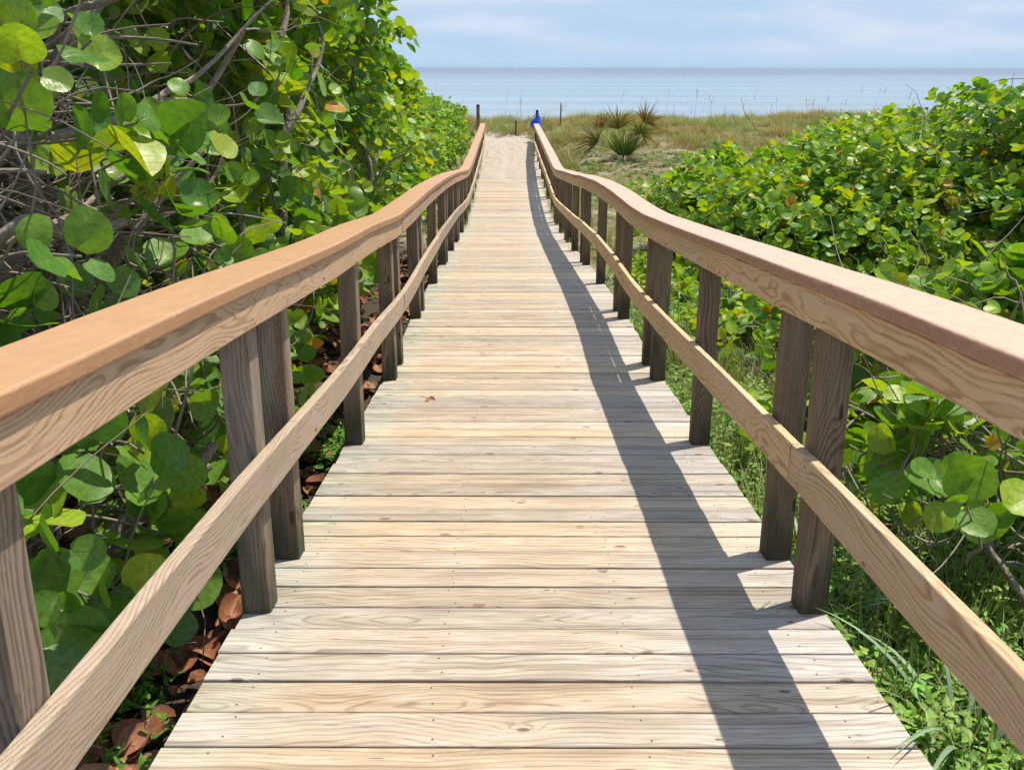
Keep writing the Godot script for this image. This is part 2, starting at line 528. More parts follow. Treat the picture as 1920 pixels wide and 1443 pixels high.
# opts: size, leaves, side (-1 left, 1 right of the walk), roots, limbs, yellow, twig (share), gap, nodes
func shrub(called: String, label: String, group: String, blobs: Array, opts: Dictionary) -> Node3D:
	var c0: Vector3 = blobs[0][0]
	var base := Vector3(c0.x, ground_y(c0.x, -c0.z), c0.z)
	var root := thing(called, label, "shrub", base, group)
	var list := []
	var twigs := Shape.new()
	var side: float = opts.side
	var size: float = opts.size
	for spot in opts.get("tips", []):
		var tip := Vector3(spot[0], spot[1], -spot[2])
		var dir := (Vector3(0.65, 0.3, 0.35) + rand_unit() * 0.6).normalized()
		spray(list, tip, dir, rng.randi_range(3, 5), opts.tip_size, Vector3(0.6, 0.2, 0.5), opts.yellow * 0.6)
		var inner := tip + Vector3(-rng.randf_range(0.5, 1.1), rng.randf_range(-0.5, 0.1), -rng.randf_range(0.0, 0.7))
		twigs.tube(eased(bent(inner - base, tip - base, 6, 0.12), 2), 0.009, 0.004, 4)
	for b in blobs:
		var bc: Vector3 = b[0]
		var br: Vector3 = b[1]
		var made := 0
		for k in int(b[2]):
			var dir := rand_unit()
			if dir.y < -0.55: dir.y = -dir.y
			var rad := pow(rng.randf(), 0.42) * (1.0 + hills.get_noise_3d(dir.x * 3.0 + bc.x, dir.y * 3.0 + bc.y, dir.z * 3.0 + bc.z) * 0.55)
			rad = minf(rad, 1.14)
			if rad < 0.45 and rng.randf() < 0.7: continue
			var pos := bc + br * dir * rad
			var d := -pos.z
			if pos.y < ground_y(pos.x, d) + 0.06: continue
			var clear := ctr(d) + side * (1.10 + rng.randf() * rng.randf() * 0.15) if d < 29.5 else pos.x - side
			if (pos.x - clear) * side < 0.0: continue
			if opts.has("gap") and (opts.gap as Callable).call(pos): continue
			var inside := false
			for o in blobs:
				if o != b and ((pos - o[0]) / o[1]).length() < 0.72: inside = true
			if inside and rng.randf() < 0.85: continue
			var nn := (dir / br).normalized()
			var stem := (nn * 0.75 + Vector3.UP * 0.5 + rand_unit() * 0.55).normalized()
			spray(list, pos, stem, rng.randi_range(3, opts.leaves), size * rng.randf_range(0.68, 1.22), nn, opts.yellow)
			if rng.randf() < opts.twig:
				var inner := bc + (pos - bc) * rng.randf_range(0.2, 0.6) + rand_unit() * 0.22 + Vector3.DOWN * 0.15
				twigs.tube(bent(inner - base, pos - base, 5, 0.16), rng.randf_range(0.006, 0.012), 0.0028, 3)
			made += 1
		for k in int(b[3]) if b.size() > 3 else 0:       # bare twigs deep in the shrub
			var p0 := bc + br * rand_unit() * rng.randf_range(0.2, 0.95)
			var p1 := p0 + (rand_unit() + Vector3(0.35 * -side, 0.1, 0)).normalized() * rng.randf_range(0.35, 1.1)
			if p0.y < ground_y(p0.x, -p0.z) or p1.y < ground_y(p1.x, -p1.z): continue
			if (p1.x - ctr(-p1.z)) * side < 1.12 or (p0.x - ctr(-p0.z)) * side < 1.12: continue
			twigs.tube(eased(bent(p0 - base, p1 - base, 5, 0.17), 1), rng.randf_range(0.004, 0.010), 0.0022, 3)
	for r in opts.get("limbs", []):
		var a: Vector3 = r[0]
		var e: Vector3 = r[1]
		var limb := Shape.new()
		var pts := bent(a - base, e - base, 10, r[3] if r.size() > 3 else 0.14)
		limb.tube(eased(kept_off(pts, base, side), 2), r[2], r[2] * 0.35, 8, 0.16, rng.randi() % 50)
		for k in 2:
			var at := rng.randi_range(4, 8)
			var p1 := pts[at] + (rand_unit() + (pts[10] - pts[0]).normalized()).normalized() * a.distance_to(e) * 0.4
			limb.tube(eased(kept_off(bent(pts[at], p1, 6, 0.14), base, side), 2), r[2] * 0.5, r[2] * 0.15, 6, 0.1, k)
		put("branch", limb.mesh(), bark_mat, root)
	if twigs.v.size():
		tag(put("twigs", twigs.mesh(), twig_mat, root), "", "", "", "stuff")
	# the leaves that show largest are parts of their own, the rest one mass
	var order := []
	for k in list.size():
		order.append([seen_size(list[k][0]), k])
	order.sort_custom(func(p, q): return p[0] > q[0])
	var singles: int = opts.get("nodes", 300)
	var rest: Array[Array] = []
	for k in order.size():
		var e: Array = list[order[k][1]]
		if k < singles and order[k][0] > 0.0065:
			var t: Transform3D = e[0]
			t.origin -= base
			put("leaf", leaf_meshes[order[k][1] % leaf_meshes.size()], leaf_mats[e[1]], root, t)
		else: rest.append(e)
	var kinds := leaf_far.size()
	for m in kinds:
		var mine := []
		for k in range(m, rest.size(), kinds): mine.append(rest[k])
		if mine.is_empty(): continue
		var mm := MultiMesh.new()
		mm.transform_format = MultiMesh.TRANSFORM_3D
		mm.use_colors = true
		mm.mesh = leaf_far[m]
		mm.instance_count = mine.size()
		for k in mine.size():
			var t: Transform3D = mine[k][0]
			t.origin -= base
			mm.set_instance_transform(k, t)
			mm.set_instance_color(k, leaf_tints[mine[k][1]])
		var o := MultiMeshInstance3D.new()
		o.multimesh = mm
		o.material_override = leaf_copy
		o.name = "foliage"
		root.add_child(o, true)
		tag(o, "", "", "", "stuff")
	return root

func scatter(called: String, label: String, category: String, meshes: Array, m: Material, where: Array) -> void:
	# where: [transform, tint]
	var root := thing(called, label, category, Vector3.ZERO, "", "stuff")
	for q in meshes.size():
		var mine := []
		for k in range(q, where.size(), meshes.size()): mine.append(where[k])
		if mine.is_empty(): continue
		var mm := MultiMesh.new()
		mm.transform_format = MultiMesh.TRANSFORM_3D
		mm.use_colors = true
		mm.mesh = meshes[q]
		mm.instance_count = mine.size()
		for k in mine.size():
			mm.set_instance_transform(k, mine[k][0])
			mm.set_instance_color(k, mine[k][1])
		var o := MultiMeshInstance3D.new()
		o.multimesh = mm
		o.material_override = m
		o.name = "patch"
		root.add_child(o, true)
		tag(o, "", "", "", "stuff")

# ---------------------------------------------------------------- sky
func sky_image() -> Image:
	var w := 1024; var h := 512
	var streak := noise(3, 1.0, 5)
	var data := PackedFloat32Array()
	data.resize(w * h * 4)
	for py in h:
		var up := (0.5 - (py + 0.5) / h) * PI
		var y := sin(up)
		var c := Color(0.325, 0.445, 0.59).lerp(Color(0.265, 0.36, 0.525), smoothstep(0.0, 0.75, y))
		if y < 0.0: c = Color(0.30, 0.38, 0.43)
		for px in w:
			var cc := c
			if y > 0.0:
				var a := TAU * px / w
				var k := 1.0 / (y + 0.09)
				var n := streak.get_noise_3d(cos(a) * k * 0.55, up * 26.0, sin(a) * k * 0.55)
				var v := streak.get_noise_3d(cos(a) * 2.0 + 9.0, up * 9.0, sin(a) * 2.0)
				var cover := smoothstep(-0.5, 0.6, n + v * 0.7) * smoothstep(0.0, 0.03, y)
				cc = c.lerp(Color(0.51, 0.55, 0.625), cover * 0.75)
			var o := (py * w + px) * 4
			data[o] = cc.r; data[o + 1] = cc.g; data[o + 2] = cc.b; data[o + 3] = 1.0
	return Image.create_from_data(w, h, false, Image.FORMAT_RGBAF, data.to_byte_array())

func _ready() -> void:
	rng.seed = 20240
	# camera
	var cam := Camera3D.new()
	cam.name = "camera"
	cam.position = Vector3(0, CAM_Y, 0)
	cam.rotation_degrees = Vector3(-21.0, 0, 0.1)
	cam.fov = 49.92
	cam.near = 0.05
	cam.far = 60000.0
	add_child(cam)
	cam.current = true
	# sky, exposure
	var env := Environment.new()
	env.background_mode = Environment.BG_SKY
	var sky := Sky.new()
	var sm := PanoramaSkyMaterial.new()
	sm.panorama = tex(sky_image())
	sky.sky_material = sm
	env.sky = sky
	env.tonemap_mode = Environment.TONE_MAPPER_LINEAR
	env.tonemap_exposure = 1.5
	env.sdfgi_enabled = true
	env.ssao_enabled = true
	env.ssil_enabled = true
	var we := WorldEnvironment.new()
	we.name = "environment"
	we.environment = env
	add_child(we)
	# sun: high, ahead and to the right
	var sun := DirectionalLight3D.new()
	sun.name = "sun"
	sun.light_energy = 1.3
	sun.light_color = Color(1.0, 0.96, 0.89)
	sun.light_angular_distance = 0.5
	sun.shadow_enabled = true
	add_child(sun)
	sun.look_at_from_position(Vector3.ZERO, Vector3(-0.318, -0.98, 0.251), Vector3(0, 0, 1))

	# ------------------------------------------------------------ ground, path, sea
	var gm := mat(Color.WHITE, 0.95, true)
	var gn := NoiseTexture2D.new()
	gn.noise = noise(40, 0.05, 5)
	gn.width = 256; gn.height = 256; gn.seamless = true
	gm.heightmap_enabled = true
	gm.heightmap_texture = gn
	gm.heightmap_scale = 3.0
	gm.uv1_scale = Vector3(2.2, 2.2, 1)
	var sand := mat(lin(0.46, 0.395, 0.325), 0.95)
	sand.heightmap_enabled = true
	sand.heightmap_texture = gn
	sand.heightmap_scale = 3.0
	sand.uv1_scale = Vector3(1.6, 1.6, 1)
	build_ground(gm, sand)

	var sea := Shape.new()
	var swell := noise(50, 1.0, 3)
	var dist := PackedFloat32Array()
	var dd := 48.0
	while dd < 45000.0:
		dist.append(dd)
		dd *= 1.018
	for d in dist:
		for k in 61:
			var t := k / 30.0 - 1.0
			var x := t * d * 1.1
			var far := smoothstep(250.0, 1400.0, d)
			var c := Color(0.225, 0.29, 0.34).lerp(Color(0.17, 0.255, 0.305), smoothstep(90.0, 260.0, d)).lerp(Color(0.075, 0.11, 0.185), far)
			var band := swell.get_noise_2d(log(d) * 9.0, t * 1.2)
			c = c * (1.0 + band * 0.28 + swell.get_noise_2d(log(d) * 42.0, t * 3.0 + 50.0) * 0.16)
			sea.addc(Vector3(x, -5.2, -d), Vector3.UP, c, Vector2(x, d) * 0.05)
	for j in dist.size() - 1:
		for k in 60:
			var a := j * 61 + k
			sea.quad(a, a + 1, a + 62, a + 61)
	var water := mat(Color.WHITE, 0.22, true)
	water.metallic_specular = 0.5
	var wn := NoiseTexture2D.new()
	var wnn := noise(51, 0.03, 4)
	wn.noise = wnn
	wn.width = 512; wn.height = 512; wn.seamless = true
	water.heightmap_enabled = true
	water.heightmap_texture = wn
	water.heightmap_scale = 6.0
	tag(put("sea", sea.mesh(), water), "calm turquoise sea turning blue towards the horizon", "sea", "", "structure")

	# ------------------------------------------------------------ boardwalk
	var deck_style := {"late": 0.56, "cathedral": 0.3, "contrast": 0.56, "light": Color(0.745, 0.725, 0.70), "dark": Color(0.45, 0.39, 0.335), "grey": Color(0.67, 0.665, 0.655), "tan": Color(0.725, 0.655, 0.56), "grey_amount": 0.2, "rings": 150.0, "knots": 4, "deck": true, "post": false, "cracks": 0.8, "fibre": 0.18, "knot": Color(0.50, 0.42, 0.35)}
	var deck_rows := 16
	var deck_mat := wood_material(wood_atlas(1024, 88, deck_rows, 2.0, 0.14, 101, deck_style), 0.22, 0.62)
	var deck_mats := []
	for c in [Color(0.985, 0.98, 0.97), Color(0.93, 0.925, 0.925), Color(1.0, 0.97, 0.925), Color(0.97, 0.945, 0.91), Color(0.98, 0.975, 0.98)]:
		var dm := deck_mat.duplicate() as StandardMaterial3D
		dm.albedo_color = c
		deck_mats.append(dm)
	var rail_style := {"late": 0.45, "cathedral": 0.6, "contrast": 0.62, "light": Color(0.80, 0.69, 0.58), "dark": Color(0.54, 0.40, 0.28), "grey": Color(0.72, 0.67, 0.61), "tan": Color(0.83, 0.69, 0.49), "grey_amount": 0.22, "rings": 110.0, "knots": 4, "deck": false, "post": false, "cracks": 0.5, "fibre": 0.07, "knot": Color(0.42, 0.27, 0.18)}
	var rail_rows := 10
	var rail_mat := wood_material(wood_atlas(1024, 80, rail_rows, 3.4, 0.15, 202, rail_style), 0.15, 0.62)
	var post_style := {"late": 0.35, "cathedral": 0.5, "contrast": 0.6, "light": Color(0.60, 0.55, 0.49), "dark": Color(0.25, 0.20, 0.16), "grey": Color(0.56, 0.52, 0.48), "tan": Color(0.45, 0.355, 0.265), "grey_amount": 0.5, "rings": 110.0, "knots": 1, "deck": false, "post": true, "cracks": 0.9, "fibre": 0.14, "knot": Color(0.22, 0.15, 0.11)}
	var post_rows := 6
	var post_mat := wood_material(wood_atlas(512, 64, post_rows, 1.5, 0.2, 303, post_style), 0.3, 0.75)

	var post_right := post_mat.duplicate() as StandardMaterial3D
	post_right.albedo_color = Color(0.90, 0.875, 0.83)
	var walk := thing("boardwalk", "weathered pale timber boardwalk running down to the sandy path", "boardwalk")
	var plank_meshes: Array[ArrayMesh] = []
	var sec := rounded(0.1355, 0.038, 0.006, 2)
	for r in deck_rows:
		var pts := PackedVector3Array()
		var ups := PackedVector3Array()
		var acr := PackedVector3Array()
		for k in 6:
			pts.append(Vector3(-1.0 + k * 0.4, 0, 0)); ups.append(Vector3.UP); acr.append(Vector3(0, 0, -1))
		plank_meshes.append(sweep(sec, pts, ups, acr, 0.0, 2.0, float(r) / deck_rows, 1.0 / deck_rows, 0.1535))
	var pitch := 0.1428
	var d0 := 1.848 + 0.0711 - 24 * 0.1421
	var nails := Shape.new()
	var n_plank := 0
	var pd := d0
	while pd < 26.4:
		var slope := (deck_y(pd + 0.07) - deck_y(pd - 0.07)) / 0.14
		var left := -1.0
		var right := 1.0
		for s in STATIONS:
			if pd + 0.07 > s - 0.004 and pd - 0.07 < s + 0.1:
				left = -0.994
				right = 0.994
		left += rng.randf_range(-0.005, 0.005)
		right += rng.randf_range(-0.005, 0.005)
		var half := (right - left) / 2
		var y := deck_y(pd) - 0.019 + rng.randf_range(-0.0025, 0.0025)
		var b := Basis(Vector3.UP, rng.randf_range(-0.0018, 0.0018)) * Basis(Vector3.RIGHT, -atan(slope) * -1.0 + rng.randf_range(-0.012, 0.012))
		var t := Transform3D(b.scaled_local(Vector3(half, 1, 1)), Vector3(ctr(pd) + (left + right) / 2, y, -pd))
		put("plank", plank_meshes[(n_plank * 7 + (n_plank / 16) * 3) % deck_rows], deck_mats[rng.randi() % 5], walk, t)
		if pd > 1.2 and pd < 6.5:
			for nx in [-0.86, -0.3, 0.28, 0.84]:
				for nz in [-0.04, 0.04]:
					var q := t * Vector3((nx + rng.randf_range(-0.02, 0.02)) / half, 0.0195, nz + rng.randf_range(-0.008, 0.008))
					var f := nails.v.size()
					for k in 6: nails.add(q + Vector3(cos(k * TAU / 6), 0.0, sin(k * TAU / 6)) * 0.0036, Vector3.UP)
					for k in range(1, 5): nails.tri(f, f + k, f + k + 1)
		n_plank += 1
		pd += pitch * cos(atan(slope)) * rng.randf_range(0.985, 1.015)
	tag(put("nail_heads", nails.mesh(), mat(lin(0.06, 0.055, 0.05), 0.6), walk), "", "", "", "stuff")
	for s in [-0.78, 0.78]:
		var pts := PackedVector3Array(); var ups := PackedVector3Array(); var acr := PackedVector3Array()
		var q := -1.2
		while q < 20.0:
			pts.append(Vector3(ctr(q) + s, deck_y(q) - 0.13, -q)); ups.append(Vector3.UP); acr.append(Vector3.RIGHT)
			q += 0.8
		put("stringer", sweep(rounded(0.045, 0.18, 0.004, 1), pts, ups, acr, 0, 3.4, 0.1, 0.1, 0.3), rail_mat, walk)

	# ------------------------------------------------------------ railings
	var rail_left := rail_mat.duplicate() as StandardMaterial3D
	rail_left.albedo_color = Color(0.93, 0.91, 0.92)  # sunlit left boards toned down; shaded right boards coloured paler to lift their shade
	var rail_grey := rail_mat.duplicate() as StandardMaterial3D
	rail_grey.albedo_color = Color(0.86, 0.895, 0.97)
	var cap_noise := NoiseTexture2D.new()
	cap_noise.noise = noise(60, 0.09, 4)
	cap_noise.width = 256; cap_noise.height = 256; cap_noise.seamless = true
	var speck := noise(61, 0.02, 5)
	var grit := noise(62, 0.45, 2)
	var cap_mats := []
	for tones in [[Color(0.435, 0.25, 0.135), Color(0.42, 0.225, 0.115), Color(0.42, 0.28, 0.18)], [Color(0.575, 0.365, 0.275), Color(0.39, 0.205, 0.125), Color(0.44, 0.29, 0.215)]]:  # right cap: same paint, sun sheen put into the paler pink top face
		var im := Image.create(768, 128, false, Image.FORMAT_RGB8)
		for py in 128:
			var v := (py + 0.5) / 128.0
			for px in 768:
				var n := speck.get_noise_2d(px * 0.5, py * 2.0)
				var k := 1.0 + n * 0.10 + grit.get_noise_2d(px, py) * 0.05
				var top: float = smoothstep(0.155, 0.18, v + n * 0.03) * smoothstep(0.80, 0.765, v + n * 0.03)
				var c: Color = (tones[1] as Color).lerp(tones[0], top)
				var worn := clampf((speck.get_noise_2d(px * 1.5 + 900.0, py * 3.0) - 0.18) * 3.0, 0.0, 0.5)
				im.set_pixel(px, py, (c.lerp(tones[2], worn) * k).linear_to_srgb())
		var m := StandardMaterial3D.new()
		m.albedo_texture = tex(im)
		m.roughness = 0.52
		m.metallic_specular = 0.5
		m.heightmap_enabled = true
		m.heightmap_texture = cap_noise
		m.heightmap_scale = 0.05
		cap_mats.append(m)
	var cap_sec := rounded(0.194, CAP, 0.009, 3)
	var fascia_sec := rounded(0.038, 0.112, 0.005, 2)
	var mid_sec := rounded(0.040, 0.140, 0.008, 3)
	var post_sec := rounded(0.098, 0.097, 0.008, 2)
	var joints := {-1: [[-1.6, 0.35, 4.02, 5.92, 9.2, 12.64, 15.7, 18.85, 22.65, 26.15, RAIL_END], [-1.6, 2.84, 5.88, 9.2, 12.64, 15.7, 18.85, 22.65, 26.15, RAIL_END]],
		1: [[-1.6, 0.7, 4.165, 7.62, 10.83, 13.9, 17.1, 20.8, 24.25, RAIL_END], [-1.6, 2.6, 5.56, 9.2, 12.64, 15.7, 18.85, 22.65, 26.15, RAIL_END]]}
	for side in [-1, 1]:
		var cap_t: Array = CAP_L if side < 0 else CAP_R
		var rail := thing("railing", "timber railing on the left with an orange-tan painted cap against tall shrubs" if side < 0 else "timber railing on the right with a painted cap coloured paler and pinker for sun sheen, casting the deck's shadow", "railing", Vector3.ZERO, "boardwalk railings")
		var row := 0 if side < 0 else 5
		var caps: Array = joints[side][0] if side > 0 else [-1.6, 1.0, 4.75, 7.65, 10.83, 13.9, 17.1, 20.8, 24.25, RAIL_END]
		for set_ in [["cap", caps], ["fascia", joints[side][0]], ["mid", joints[side][1]]]:
			var js: Array = set_[1]
			for j in js.size() - 1:
				var a: float = js[j] + (0.0015 if j > 0 else 0.0)
				var e: float = js[j + 1] - (0.0015 if j < js.size() - 2 else 0.0)
				if set_[0] == "cap" and j == js.size() - 2: e += 0.03
				var pts := PackedVector3Array(); var ups := PackedVector3Array(); var acr := PackedVector3Array()
				var steps := maxi(3, int((e - a) / 0.18))
				var jog := rng.randf_range(-0.0025, 0.0025)
				for k in steps + 1:
					var d := lerpf(a, e, float(k) / steps)
					var y := table(cap_t, d)
					var sl := (table(cap_t, d + 0.05) - table(cap_t, d - 0.05)) / 0.1
					var lat := 0.946
					var up := CAP / 2
					if set_[0] == "fascia": lat = 0.883; up = -0.057
					if set_[0] == "mid": lat = 0.884; up = -0.607
					var bow := hills.get_noise_2d(d * 1.5, side * 50.0 + up * 9.0) * 0.008
					var u := Vector3(0, 1, sl).normalized()
					pts.append(Vector3(ctr(d) + side * (lat + jog) + bow, y, -d) + u * up)
					ups.append(u)
					acr.append(Vector3(-side, 0, 0))
				if set_[0] == "cap":
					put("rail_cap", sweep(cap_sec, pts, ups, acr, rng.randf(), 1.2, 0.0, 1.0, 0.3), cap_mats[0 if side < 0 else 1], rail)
				else:
					put("fascia_board" if set_[0] == "fascia" else "middle_rail", sweep(fascia_sec if set_[0] == "fascia" else mid_sec, pts, ups, acr, rng.randf() * 0.3, 3.4, float(row % rail_rows) / rail_rows, 1.0 / rail_rows, 0.15), (rail_grey if set_[0] == "mid" else rail_left) if side < 0 else rail_mat, rail)
					row += 3
		var screws := Shape.new()
		for st in STATIONS:
			for hh in [-0.03, -0.083, -0.57, -0.645]:
				var at: float = st + 0.05 + rng.randf_range(-0.03, 0.03)
				var face := 0.8635
				var q := Vector3(ctr(at) + side * face, table(cap_t, at) + hh, -at)
				var f := screws.v.size()
				for j in 8: screws.add(q + Vector3(-side * 0.0015, sin(j * TAU / 8) * 0.0048, cos(j * TAU / 8) * 0.0048), Vector3(-side, 0, 0))
				for j in range(1, 7): screws.tri(f, f + j, f + j + 1)
		var sm2 := mat(lin(0.16, 0.14, 0.13), 0.45)
		sm2.metallic = 0.6
		tag(put("screw_heads", screws.mesh(), sm2, rail), "", "", "", "stuff")
		for k in STATIONS.size():
			var d: float = STATIONS[k]
			var sl := (deck_y(d + 0.3) - deck_y(d - 0.3)) / 0.6
			var lean := -sl if d < 16.0 else 0.0
			var up := Vector3(rng.randf_range(-0.008, 0.008), 1, -lean).normalized()
			var top := table(cap_t, d + 0.05 + lean * 1.1) - 0.002
			var foot := Vector3(ctr(d) + side * 0.954, deck_y(d + 0.048), -d - 0.048)
			var hgt := (top - foot.y) / up.y
			if hgt > 1.3: hgt = 1.3
			var below := 0.62
			var right := Vector3.RIGHT
			var pts := PackedVector3Array(); var ups := PackedVector3Array(); var acr := PackedVector3Array()
			for q in 9:
				pts.append(foot + up * lerpf(-below, hgt, q / 8.0)); ups.append(right.cross(up)); acr.append(right)
			put("post", sweep(post_sec, pts, ups, acr, 0.0, 1.8, float((k * 5 + (3 if side > 0 else 0)) % post_rows) / post_rows, 1.0 / post_rows, 0.2), post_mat if side < 0 else post_right, rail)

	# ------------------------------------------------------------ sea grape shrubs
	for k in 7:
		leaf_meshes.append(leaf_shape(3, 20, [0.10, 0.35, -0.12, 0.3, 0.02, 0.5, 0.15][k], [0.14, 0.42, 0.08, 0.25, 0.7, 0.1, 0.5][k], [0.04, 0.06, 0.07, 0.09, 0.04, 0.05, 0.1][k], [0.05, 0.1, 0.4, 0.0, 0.15, -0.15, 0.3][k], k + 1))
	for k in 4:
		leaf_far.append(leaf_shape(2, 15, [0.12, 0.3, -0.1, 0.15][k], [0.12, 0.3, 0.06, 0.45][k], 0.04, [0.05, 0.1, 0.3, 0.0][k], k + 11))
	var green := leaf_texture(71, Color(0.195, 0.355, 0.052), Color(0.33, 0.46, 0.15), Color(0.34, 0.22, 0.09), 0.0)
	var spotted := leaf_texture(72, Color(0.30, 0.29, 0.05), Color(0.40, 0.36, 0.12), Color(0.40, 0.16, 0.07), 0.9)
	var worn_green := leaf_texture(74, Color(0.20, 0.33, 0.055), Color(0.34, 0.44, 0.15), Color(0.40, 0.22, 0.10), 0.65)
	leaf_tints = [Color(0.72, 0.86, 0.80), Color(0.92, 1.0, 0.85), Color(0.55, 0.75, 0.75), Color(1.35, 1.22, 0.8), Color(1.75, 1.45, 0.75), Color(0.80, 0.90, 1.5), Color(2.3, 1.35, 0.6), Color(2.4, 0.75, 0.6)]
	for k in 8:
		leaf_mats.append(leaf_material(spotted if k >= 6 else (worn_green if k == 1 or k == 4 else green), leaf_tints[k] if k < 6 else [Color(1.1, 1.0, 0.9), Color(1.2, 0.62, 0.7)][k - 6], 0.35))
	leaf_copy = leaf_material(green, Color.WHITE, 0.42)
	leaf_copy.vertex_color_use_as_albedo = true
	var bark_img := noise(80, 0.05, 5).get_image(128, 256, false, false, true)
	bark_img.convert(Image.FORMAT_RGB8)
	for py in 256:
		for px in 128:
			var k := 0.62 + 0.38 * bark_img.get_pixel(px, py).r
			bark_img.set_pixel(px, py, Color(k, k * 0.99, k * 0.97))
	twig_mat = mat(lin(0.215, 0.18, 0.15), 0.85)
	bark_mat = mat(lin(0.40, 0.355, 0.31), 0.9)
	bark_mat.albedo_texture = tex(bark_img)
	bark_mat.heightmap_enabled = true
	bark_mat.heightmap_texture = bark_mat.albedo_texture
	bark_mat.heightmap_scale = 1.2

	var lg := "sea grape shrubs along the left of the boardwalk"
	var rg := "sea grape shrubs on the right of the boardwalk"
	var near_tips := [[-1.22, 1.49, 2.24], [-1.36, 1.56, 2.27], [-1.33, 1.58, 2.82], [-1.43, 1.64, 2.95], [-1.18, 1.34, 2.72], [-1.26, 1.25, 2.79], [-1.14, 1.25, 2.90], [-1.15, 1.32, 3.04], [-1.49, 1.13, 3.07], [-1.29, 1.09, 2.95], [-1.26, 1.14, 3.07], [-1.14, 1.04, 2.93], [-1.33, 0.83, 3.06], [-1.17, 0.83, 3.28], [-1.20, 1.01, 2.28], [-1.35, 0.77, 2.72], [-1.51, 0.78, 2.51], [-1.51, 0.79, 2.40], [-1.32, 1.39, 3.60], [-1.11, 1.37, 3.80], [-1.21, 1.27, 3.55]]
	var low_tips := [[-1.21, 0.43, 2.27], [-1.16, 0.37, 2.35], [-1.16, 0.23, 2.51], [-1.33, 0.35, 2.02], [-1.25, 0.09, 1.92], [-1.21, 0.05, 2.03], [-1.18, 0.0, 2.12], [-1.14, -0.12, 2.64], [-1.14, -0.2, 2.35], [-1.18, 0.03, 2.43], [-1.26, 0.24, 1.98], [-1.22, 0.10, 2.46], [-1.39, 0.55, 2.22], [-1.36, 0.5, 2.43], [-1.2, 0.36, 2.77], [-1.28, 0.11, 1.82], [-1.5, 0.1, 2.9], [-1.4, 0.3, 3.2], [-1.3, -0.1, 3.3], [-1.25, 0.35, 3.9], [-1.2, 0.0, 4.0]]
	var limbs := [[Vector3(-2.6, -0.5, -2.6), Vector3(-1.9, 2.6, -3.6), 0.055], [Vector3(-2.4, -0.5, -3.2), Vector3(-1.45, 2.2, -4.2), 0.045], [Vector3(-3.2, -0.4, -3.4), Vector3(-1.4, 0.95, -3.0), 0.05, 0.2], [Vector3(-2.9, 0.3, -2.2), Vector3(-1.35, 1.0, -2.9), 0.04, 0.2], [Vector3(-3.0, 0.9, -2.5), Vector3(-1.5, 1.35, -4.2), 0.035, 0.16], [Vector3(-2.3, -0.4, -4.2), Vector3(-1.5, 1.7, -5.0), 0.045], [Vector3(-2.2, -0.3, -2.0), Vector3(-1.15, 0.15, -2.9), 0.05, 0.1], [Vector3(-3.2, 1.3, -3.2), Vector3(-1.3, 1.95, -3.4), 0.03, 0.15]]
	shrub("sea_grape_shrub", "tall twiggy sea grape with bare grey limbs and big leaves, nearest on the left", lg,
		[[Vector3(-3.0, 1.1, -3.4), Vector3(1.6, 1.7, 1.9), 110, 800], [Vector3(-2.2, 0.8, -3.0), Vector3(1.0, 1.3, 1.4), 14, 560], [Vector3(-2.1, 2.3, -4.2), Vector3(1.1, 0.7, 1.3), 160, 60], [Vector3(-5.2, 1.1, -5.2), Vector3(2.2, 2.3, 3.0), 900, 250]],
		{"side": -1, "size": 0.155, "tip_size": 0.15, "leaves": 5, "yellow": 0.15, "twig": 0.8, "tips": near_tips, "limbs": limbs})
	shrub("sea_grape_shrub", "low sea grape below the left rail with broad drooping leaves over brown litter", lg,
		[[Vector3(-1.75, -0.15, -2.5), Vector3(0.75, 0.5, 1.2), 35, 160], [Vector3(-1.8, -0.1, -3.9), Vector3(0.75, 0.5, 1.0), 60, 100]],
		{"side": -1, "size": 0.15, "tip_size": 0.18, "leaves": 5, "yellow": 0.5, "twig": 0.8, "tips": low_tips, "limbs": [[Vector3(-2.4, -0.45, -1.7), Vector3(-1.3, -0.1, -3.2), 0.045, 0.06]]})
	shrub("sea_grape_shrub", "tall dense sea grape leaning over the left rail beside the second pair of posts", lg,
		[[Vector3(-2.45, 0.9, -5.6), Vector3(1.35, 1.7, 1.6), 950, 260], [Vector3(-2.2, 2.25, -6.6), Vector3(1.15, 1.0, 1.6), 520, 40], [Vector3(-2.2, 0.1, -4.7), Vector3(1.05, 0.9, 0.9), 200, 120]],
		{"side": -1, "size": 0.14, "leaves": 6, "yellow": 0.7, "twig": 0.5, "limbs": [[Vector3(-2.3, -0.6, -5.4), Vector3(-1.6, 2.2, -6.0), 0.05], [Vector3(-2.6, -0.6, -5.2), Vector3(-1.5, 0.7, -4.6), 0.04]]})
	shrub("sea_grape_shrub", "sunlit sea grape whose crown edge meets the sky left of the walk", lg,
		[[Vector3(-2.35, 0.7, -8.8), Vector3(1.3, 1.7, 1.7), 850, 60], [Vector3(-2.05, 1.85, -9.2), Vector3(1.0, 0.85, 1.3), 420], [Vector3(-2.05, -0.2, -7.6), Vector3(0.95, 0.8, 1.5), 330, 60]],
		{"side": -1, "size": 0.14, "leaves": 6, "yellow": 0.9, "twig": 0.3, "limbs": [[Vector3(-2.3, -1.0, -8.6), Vector3(-1.6, 1.6, -9.0), 0.05]]})
	shrub("sea_grape_shrub", "yellow-tinged sea grape with a leafy shoot poking up before the sea", lg,
		[[Vector3(-2.4, 0.15, -12.0), Vector3(1.3, 1.6, 2.0), 850], [Vector3(-2.3, 0.25, -14.0), Vector3(1.2, 1.1, 1.6), 420], [Vector3(-1.6, 1.25, -12.2), Vector3(0.36, 0.4, 0.5), 60]],
		{"side": -1, "size": 0.14, "leaves": 6, "yellow": 1.3, "twig": 0.1, "nodes": 200})
